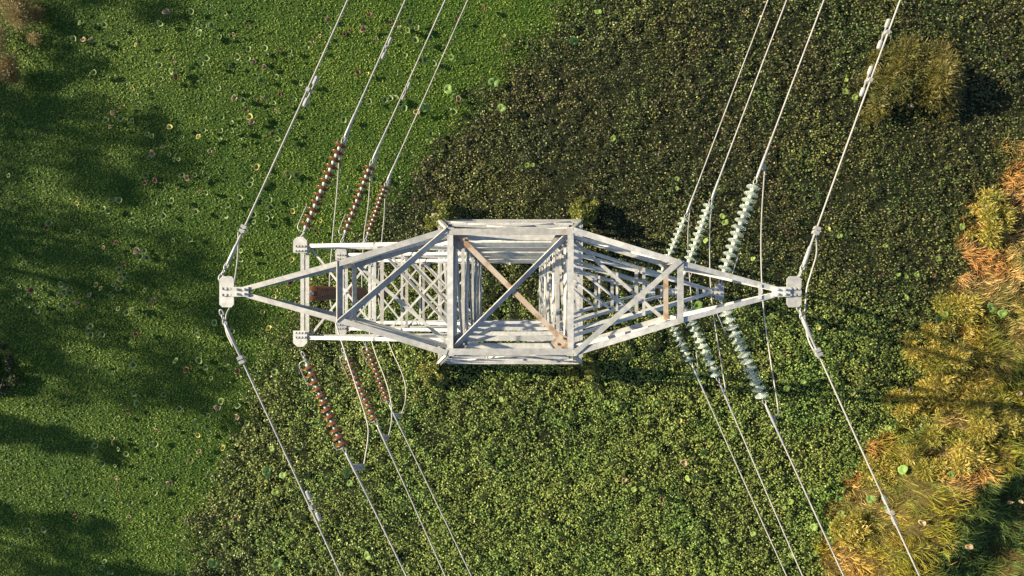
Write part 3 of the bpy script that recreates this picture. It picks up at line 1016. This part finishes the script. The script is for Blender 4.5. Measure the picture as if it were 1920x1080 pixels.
# ------------------------------------------------------------------ insulators
R = .17
PITCH = .205
bm = bmesh.new()
lathe(bm, [(.03, -.045), (.06, -.03), (.10, -.012), (R, .012), (R + .004, .026), (R - .006, .038), (.115, .028), (.105, .048), (.09, .03), (.075, .05), (.06, .03), (.03, .045)], 22)
for f in bm.faces: f.smooth = True
disc_me = bpy.data.meshes.new('disc'); bm.normal_update(); bm.to_mesh(disc_me); bm.free()
glass_me = disc_me.copy()
disc_me.materials.append(M['porcelain']); glass_me.materials.append(M['glass'])
bm = bmesh.new()
lathe(bm, [(0, -.135), (.028, -.135), (.030, -.11), (.052, -.10), (.058, -.05), (.058, -.025), (.03, -.02), (.025, .07), (0, .07)], 12)
for f in bm.faces: f.smooth = True
cap_me = bpy.data.meshes.new('cap'); bm.normal_update(); bm.to_mesh(cap_me); bm.free()
gcap_me = cap_me.copy()
cap_me.materials.append(M['fitting']); gcap_me.materials.append(M['cement'])


def frame(d, hint):
    z = d.normalized(); x = perp(z, Vector(hint)); y = z.cross(x)
    return Matrix((x, y, z)).transposed()


def ring_link(bm, c, ln, wd, d, u, r=.014):
    pts = []
    for k in range(14):
        a = 2 * math.pi * k / 14
        pts.append(c + d * (ln * .5 * math.cos(a)) + u * (wd * .5 * math.sin(a)))
    tube(bm, pts, r, 6, closed=True)


def insulator(A, B, n, glass, label, group, horns=(1, 1), hint=(-1, 0, 0), cat='insulator', wide=1):
    A, B = Vector(A), Vector(B)
    ax = B - A
    L = ax.length
    root = thing('insulator_string', A, label, cat, group)
    root.rotation_mode = 'QUATERNION'
    root.rotation_quaternion = frame(ax, hint).to_quaternion()
    lead = .26
    pitch = (L - lead - .16) / n
    for k in range(n):
        zc = lead + pitch * (k + .62)
        d = link('disc', glass_me if glass else disc_me, None, root); d.location = (0, 0, zc); d.scale = (wide, wide, 1)
        c = link('cap', gcap_me if glass else cap_me, None, d)
        c.scale = (1, 1, pitch / PITCH * .99)
    bm = bmesh.new()
    ring_link(bm, Vector((0, 0, .04)), .16, .07, Vector((0, 0, 1)), Vector((1, 0, 0)))
    ring_link(bm, Vector((0, 0, .165)), .16, .075, Vector((0, 0, 1)), Vector((0, 1, 0)))
    tube(bm, [(0, 0, .22), (0, 0, lead + .02)], .03, 8)
    bobj('shackle', bm, M['fitting'], root, True)
    bm = bmesh.new()
    z0 = lead + pitch * n
    tube(bm, [(0, 0, z0 - .05), (0, 0, z0 + .06)], .028, 8)
    ring_link(bm, Vector((0, 0, z0 + .12)), .16, .08, Vector((0, 0, 1)), Vector((1, 0, 0)))
    bobj('clevis', bm, M['fitting'], root, True)
    if horns[0]:
        bm = bmesh.new()
        tube(bm, spline([(0, 0, lead - .05), (.12, 0, lead - .06), (.20, 0, lead + .02), (.205, 0, lead + .3), (.20, 0, lead + .62)], 4), .013, 6)
        bobj('arcing_horn', bm, M['fitting'], root, True)
    if horns[1]:
        bm = bmesh.new()
        tube(bm, spline([(0, 0, z0 + .05), (.13, 0, z0 + .07), (.21, 0, z0 - .02), (.20, 0, z0 - .16)], 4), .013, 6)
        bobj('arcing_horn', bm, M['fitting'], root, True)
    return root


LV = ('upper', 'middle', 'lower')
# (start px, end px) of the tension strings and their start distance below the camera
BROWN = {'n': [((564, 449), (645, 259)), ((641, 453), (697, 303)), ((685, 452), (724, 343))],
         's': [((567, 662), (647, 846)), ((642, 655), (706, 794)), ((683, 640), (729, 757))]}
GLASS = {'n': [((1350, 531), (1417, 338)), ((1277, 530), (1333, 375)), ((1232, 530), (1287, 402))],
         's': [((1350, 560), (1434, 755)), ((1278, 562), (1347, 713)), ((1236, 560), (1297, 683))]}
DL = [16.7, 20.7, 24.7]
for side, wn in (('n', 'running to the top'), ('s', 'running to the bottom')):
    for lv in range(3):
        a, b_ = BROWN[side][lv]
        insulator(W(*a, DL[lv]), W(*b_, DL[lv] + .42), 12 if lv == 0 else 11, False,
                  f'brown disc string on the {LV[lv]} square arm, {wn}', 'brown disc strings on the left arms', (lv < 2 or side == 's', side == 's'))
        a, b_ = GLASS[side][lv]
        insulator(W(*a, DL[lv]), W(*b_, DL[lv] + .42), (13, 12, 11)[lv], True,
                  f'green glass disc string on the {LV[lv]} pointed arm, {wn}', 'glass disc strings on the right arms', (1, 0), (1, 0, 0) if side == 'n' else (-1, 0, 0))
for lv in range(3):
    A = Vector((-5.03, -.04, ZL[lv] - .1))
    insulator(A, A + Vector((0, 0, -2.35)), 8, False, f'brown porcelain disc string hanging straight down from the {LV[lv]} square arm', 'hanging brown disc strings', (0, 0), wide=1.12)


# ------------------------------------------------------------------ cables
def damper(parent, c, d, side, gap=.22):
    """two-weight vibration damper clamped under a cable"""
    d = d.normalized(); u = perp(d, Vector(side))
    bm = bmesh.new()
    lo = c + DN * .09 + u * .035
    box(bm, c + DN * .04 + u * .015, d * .035, u * .035, UP * .085)
    tube(bm, [lo - d * gap, lo, lo + d * gap], .014, 6)
    for s_ in (-1, 1):
        e = lo + d * gap * s_
        rr = [.022, .036, .040, .038, .028]
        tube(bm, [e - d * .085, e - d * .07, e, e + d * .07, e + d * .085], rr, 10)
    return bobj('vibration_damper', bm, M['fitting'], parent)


def cable(name, label, cat, group, p0, p1, r, clamp_len, dampers=(), extra=1.3, sag=.10, lug=None, cr=1.7):
    """cable from its clamp p0 out through p1 and beyond the frame"""
    p0, p1 = Vector(p0), Vector(p1)
    d = p1 - p0
    pts = []
    n = 40
    for k in range(n + 1):
        t = (k / n) ** 1.2 * (1 + extra)
        p = p0 + d * t
        p.z = p0.z + (p1.z - p0.z) * t * (1.18 - .18 * t)
        pts.append(p)
    bm = bmesh.new()
    tube(bm, pts, r, 8)
    o = bobj(name, bm, M['wire'], None, True)
    tag(o, label, cat, group)
    dn = (pts[1] - pts[0]).normalized()
    bm = bmesh.new()
    a = p0 - dn * .05
    k1 = clamp_len
    tube(bm, [a, a + dn * k1 * .08, a + dn * k1 * .1, a + dn * k1 * .5, a + dn * k1 * .55, a + dn * k1 * .95, a + dn * k1],
         [r * 1.2, r * 1.2, r * cr, r * cr, r * 1.35, r * 1.3, r * 1.02], 10)
    if lug is not None:                                       # the paddle that carries the jumper
        l = Vector(lug)
        b0 = a + dn * k1 * .35
        tube(bm, spline([b0, (b0 * .35 + l * .65) + dn * .1, l], 4), r * 1.25, 8)
        box(bm, (b0 + l) / 2, (l - b0) * .45, perp((l - b0).normalized(), UP) * .02, perp((l - b0).normalized(), dn) * .06)
    bobj('tension_clamp', bm, M['fitting'], o, True)
    for (px, py, dd, sd) in dampers:
        q = W(px, py, dd)
        t = (q - p0).dot(d) / d.dot(d)
        c = p0 + d * t
        c.z = p0.z + (p1.z - p0.z) * t * (1.18 - .18 * t)
        damper(o, c, d, sd)
    return o


RP, RE = .021, .016
RPH = (RP, .022, .023)
JL = {('l', 'n'): [(636, 300, 17.5), (694, 338, 21.5), (722, 372, 25.4)], ('l', 's'): [(682, 874, 17.5), (728, 820, 21.5), (752, 778, 25.5)],
      ('r', 'n'): [(1434, 318, 17.5), (1335, 380, 21.5), (1293, 398, 25.5)], ('r', 's'): [(1452, 783, 17.5), (1358, 738, 21.5), (1308, 706, 25.5)]}
PH = {('l', 'n'): [((647, 255), (760, 0)), ((699, 299), (835, 0)), ((726, 339), (877, 0))],
      ('l', 's'): [((649, 850), (762, 1080)), ((708, 798), (835, 1080)), ((731, 761), (884, 1080))],
      ('r', 'n'): [((1419, 334), (1545, 0)), ((1335, 371), (1475, 0)), ((1288, 399), (1440, 0))],
      ('r', 's'): [((1436, 760), (1582, 1080)), ((1349, 717), (1505, 1080)), ((1299, 687), (1475, 1080))]}
DMP = {('l', 'n', 0): [(713, 108, 18.3, (1, 0, 0))], ('l', 'n', 1): [(758, 178, 21.9, (1, 0, 0))]}
for (s, dr), lst in PH.items():
    for lv in range(3):
        a, b_ = lst[lv]
        arm = ('square left arm' if s == 'l' else 'pointed right arm')
        to = 'top' if dr == 'n' else 'bottom'
        ln = math.hypot(b_[0] - a[0], b_[1] - a[1]) * DL[lv] / F
        p0 = W(*a, DL[lv] + .45)
        p1 = W(*b_, DL[lv] + .45 + ln * .10)
        # the next span leans out: recompute the exit point on its own distance
        cable('conductor_cable', f'pale conductor from the {LV[lv]} {arm} to the {to} of the photo', 'power line', 'phase conductors', p0, p1, RPH[lv], 1.25, DMP.get((s, dr, lv), ()),
              lug=W(*JL[(s, dr)][lv]))

JUMP = {('l', 0): [JL[('l', 'n')][0], (631, 370, 18.2), (623, 455, 18.9), (618, 547, 19.33), (628, 600, 19.1), (645, 655, 18.8), (668, 725, 18.4), (688, 790, 17.9), (690, 822, 17.7), JL[('l', 's')][0]],
        ('l', 1): [JL[('l', 'n')][1], (690, 390, 22.1), (682, 450, 22.8), (679, 547, 23.3), (690, 610, 23.1), (703, 660, 22.8), (722, 710, 22.4), (733, 752, 22.1), (734, 790, 21.8), JL[('l', 's')][1]],
        ('l', 2): [JL[('l', 'n')][2], (720, 410, 26.0), (716, 450, 26.5), (709, 547, 27.3), (722, 620, 26.9), (736, 660, 26.6), (750, 690, 26.3), (760, 722, 26.0), (760, 752, 25.8), JL[('l', 's')][2]],
        ('r', 0): [JL[('r', 'n')][0], (1429, 390, 18.2), (1427, 450, 18.6), (1428, 520, 18.9), (1431, 570, 18.95), (1436, 615, 18.9), (1447, 690, 18.4), (1457, 752, 17.8), (1459, 775, 17.6), JL[('r', 's')][0]],
        ('r', 1): [JL[('r', 'n')][1], (1331, 430, 22.2), (1331, 490, 22.7), (1333, 545, 22.9), (1340, 605, 22.8), (1349, 660, 22.4), (1357, 710, 21.9), (1360, 730, 21.7), JL[('r', 's')][1]],
        ('r', 2): [JL[('r', 'n')][2], (1290, 440, 26.2), (1291, 490, 26.7), (1295, 545, 26.9), (1301, 620, 26.5), (1306, 665, 26.0), (1309, 690, 25.7), JL[('r', 's')][2]]}
for (s, lv), p in JUMP.items():
    bm = bmesh.new()
    tube(bm, spline([W(*q) for q in p], 8), RPH[lv] * .88, 8)
    arm = ('brown strings of the square arm' if s == 'l' else 'glass strings of the pointed arm')
    tag(bobj('jumper_cable', bm, M['wire'], None, True), f'slack jumper cable looping under the {LV[lv]} level between the {arm}', 'jumper cable', 'jumper cables')

# earth wires
EW = [('l', 'n', (412, 524), (427, 494), (652, 0), [(577, 176, 12.6, (1, 0, 0))]), ('l', 's', (414, 582), (423, 610), (640, 1080), [(580, 945, 12.6, (1, 0, 0))]),
      ('r', 'n', (1494, 528), (1507, 497), (1688, 0), [(1624, 165, 12.6, (-1, 0, 0)), (1650, 90, 12.9, (-1, 0, 0))]), ('r', 's', (1496, 575), (1505, 598), (1724, 1080), [(1654, 938, 12.8, (1, 0, 0))])]
for s, dr, pa, pc, pe, dm in EW:
    d0 = 11.92
    A, P0 = W(*pa, d0), W(*pc, d0 + .05)
    ln = math.hypot(pe[0] - pc[0], pe[1] - pc[1]) * d0 / F
    P1 = W(*pe, d0 + .05 + ln * .10)
    side = 'left' if s == 'l' else 'right'
    o = cable('earth_wire', f'thin pale earth wire from the {side} tip plate to the {"top" if dr == "n" else "bottom"} of the picture', 'power line', 'earth wires', P0, P1, RE, .75, dm, cr=2.3 if s == 'r' else 1.9)
    d = (P0 - A).normalized(); L = (P0 - A).length
    bm = bmesh.new()
    u1, u2 = perp(d, UP), d.cross(perp(d, UP))
    nl = 3
    for k in range(nl):
        ring_link(bm, A + d * (L * (k + .5) / nl), L / nl * 1.3, .065, d, u2 if k % 2 == 0 else u1, .013)
    bobj('shackle', bm, M['fitting'], o, True)
    bm = bmesh.new()                                          # bolted bonding clamp further along the wire
    dd = (P1 - P0).normalized()
    for q in (.62, .70):
        c = P0 + dd * q
        box(bm, c, dd * .028, perp(dd, UP) * .05, dd.cross(perp(dd, UP)) * .05)
    bobj('bonding_clamp', bm, M['fitting'], o)
EJ = {'l': [(447, 436, 12.0), (446, 480, 12.3), (441, 520, 12.5), (437, 550, 12.55), (431, 575, 12.5), (424, 592, 12.35), (424, 620, 12.2), (437, 650, 12.0)],
      'r': [(1530, 436, 12.0), (1531, 475, 12.3), (1522, 508, 12.5), (1513, 540, 12.55), (1510, 572, 12.5), (1509, 600, 12.35), (1517, 640, 12.2), (1536, 672, 12.0)]}
for s, p in EJ.items():
    bm = bmesh.new()
    tube(bm, spline([W(*q) for q in p], 6), .016, 6)
    tag(bobj('bonding_cable', bm, M['wire'], None, True), f'thin bonding cable slung under the {"left" if s == "l" else "right"} tip plate of the earth wire arm', 'jumper cable', 'bonding cables')

# ------------------------------------------------------------------ light, sky, camera
EL, AZ = math.radians(25), math.radians(11)
sun_dir = Vector((-math.cos(AZ) * math.cos(EL), math.sin(AZ) * math.cos(EL), math.sin(EL)))
sl = bpy.data.lights.new('sun', 'SUN')
sl.energy = 5.0; sl.angle = math.radians(.53); sl.color = (1, .83, .55)
so = bpy.data.objects.new('sun', sl); C.objects.link(so)
so.rotation_mode = 'QUATERNION'; so.rotation_quaternion = sun_dir.to_track_quat('Z', 'Y')
w = bpy.data.worlds.new('World'); bpy.context.scene.world = w; w.use_nodes = True
nt = w.node_tree; nt.nodes.clear()
sk = nt.nodes.new('ShaderNodeTexSky'); sk.sky_type = 'NISHITA'; sk.sun_disc = False
sk.sun_elevation = EL; sk.sun_rotation = math.atan2(sun_dir.x, sun_dir.y)
bg = nt.nodes.new('ShaderNodeBackground'); bg.inputs['Strength'].default_value = .068
ow = nt.nodes.new('ShaderNodeOutputWorld')
nt.links.new(sk.outputs[0], bg.inputs[0]); nt.links.new(bg.outputs[0], ow.inputs[0])

cd = bpy.data.cameras.new('camera'); cam = bpy.data.objects.new('camera', cd); C.objects.link(cam)
cd.sensor_width = 36; cd.lens = 24; cd.clip_end = 6000
cd.shift_x = (960 - CX) / 1920; cd.shift_y = -(540 - CY) / 1920
cam.location = (0, 0, CAMZ)
sc = bpy.context.scene
sc.camera = cam
sc.view_settings.view_transform = 'Standard'; sc.view_settings.look = 'None'
sc.view_settings.exposure = 1.08; sc.view_settings.gamma = 1
sc.cycles.max_bounces = 6; sc.cycles.transmission_bounces = 5
